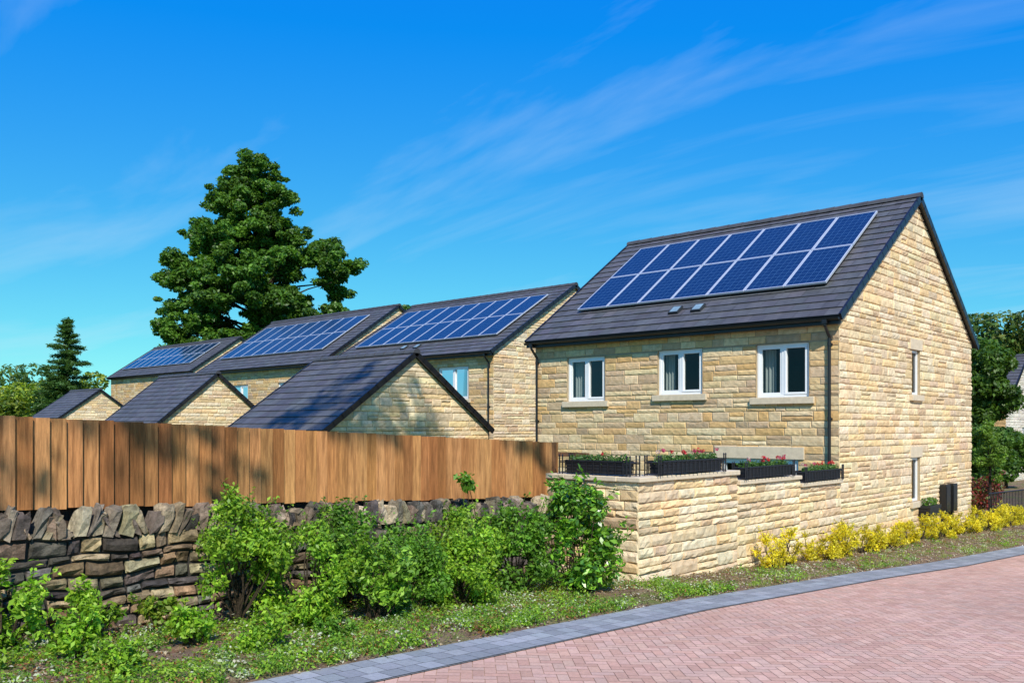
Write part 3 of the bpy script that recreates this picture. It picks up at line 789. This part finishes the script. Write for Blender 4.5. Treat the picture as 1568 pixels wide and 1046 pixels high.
# railing beyond the house
par=empty('metal_railing'); b=MB(); x=9.3
while x<24:
    yy=-.35-.09*(x-9.3); b.tube((x,yy,g(x)),(x,yy,g(x)+.95),.013,n=5); x+=.12
b.tube((9.3,-.35,g(9.3)+.92),(24,-.35-.09*14.7,g(24)+.92),.02,n=6); b.tube((9.3,-.35,g(9.3)+.12),(24,-.35-.09*14.7,g(24)+.12),.018,n=6)
b.obj('bars',M_IRON,par)
# ------------------------------------------------------------------ light
S=Vector((SX,SY,SZ)).normalized()
sd=bpy.data.lights.new('sun','SUN'); sd.energy=5.0; sd.angle=math.radians(.5); sd.color=(1,.95,.85)
so=bpy.data.objects.new('sun',sd); scene.collection.objects.link(so); so.rotation_euler=(-S).to_track_quat('-Z','Y').to_euler()
w=bpy.data.worlds.new('World'); scene.world=w; w.use_nodes=True; n=w.node_tree.nodes;l=w.node_tree.links
bg=n['Background']; sk=n.new('ShaderNodeTexSky'); sk.sky_type='NISHITA'; sk.sun_disc=False
sk.sun_elevation=math.asin(S.z); sk.sun_rotation=math.atan2(S.x,S.y)%(2*math.pi); sk.air_density=1.0; sk.dust_density=.1; sk.ozone_density=3
ma=n.new('ShaderNodeVectorMath'); ma.operation='MULTIPLY_ADD'; ma.inputs[1].default_value=(.42,.84,.12); ma.inputs[2].default_value=(-.52,.34,6.9)
l.new(sk.outputs[0],ma.inputs[0])
mxx=n.new('ShaderNodeVectorMath'); mxx.operation='MAXIMUM'; mxx.inputs[1].default_value=(.03,.1,.3); l.new(ma.outputs[0],mxx.inputs[0])
tc=n.new('ShaderNodeTexCoord'); sp=n.new('ShaderNodeSeparateXYZ'); l.new(tc.outputs['Generated'],sp.inputs[0])
def Mth(op,a,b=None):
    k=n.new('ShaderNodeMath'); k.operation=op
    for i,v in enumerate((a,b)):
        if v is None: continue
        if isinstance(v,(int,float)): k.inputs[i].default_value=v
        else: l.new(v,k.inputs[i])
    return k.outputs[0]
zz=Mth('ADD',Mth('MAXIMUM',sp.outputs[2],0),.12)
cx=Mth('DIVIDE',sp.outputs[0],zz); cy=Mth('DIVIDE',sp.outputs[1],zz)
cb=n.new('ShaderNodeCombineXYZ'); l.new(Mth('MULTIPLY',cx,1.5),cb.inputs[0]); l.new(Mth('MULTIPLY',cy,.38),cb.inputs[1])
t1=n.new('ShaderNodeTexNoise'); t1.inputs['Scale'].default_value=1.3; t1.inputs['Detail'].default_value=7; t1.inputs['Roughness'].default_value=.55; t1.inputs['Distortion'].default_value=.5
l.new(cb.outputs[0],t1.inputs['Vector'])
mr=n.new('ShaderNodeMapRange'); mr.inputs['From Min'].default_value=.50; mr.inputs['From Max'].default_value=.85; mr.inputs['To Max'].default_value=.42
l.new(t1.outputs['Fac'],mr.inputs['Value'])
cm=n.new('ShaderNodeMix'); cm.data_type='RGBA'; l.new(mr.outputs[0],cm.inputs['Factor']); l.new(mxx.outputs[0],cm.inputs['A']); cm.inputs['B'].default_value=(5.5,7.0,8.0,1)
l.new(cm.outputs['Result'],bg.inputs['Color']); bg.inputs['Strength'].default_value=.12
# ------------------------------------------------------------------ camera
cd=bpy.data.cameras.new('camera'); co=bpy.data.objects.new('camera',cd); scene.collection.objects.link(co)
cd.sensor_width=36; cd.lens=31.52; cd.shift_y=.0843; cd.clip_end=6000; cd.clip_start=.05
co.location=(-17.7,-7.28,0); co.rotation_euler=(math.radians(90),0,math.radians(-47.6)); scene.camera=co
scene.view_settings.view_transform='Standard'; scene.view_settings.look='None'; scene.view_settings.exposure=0
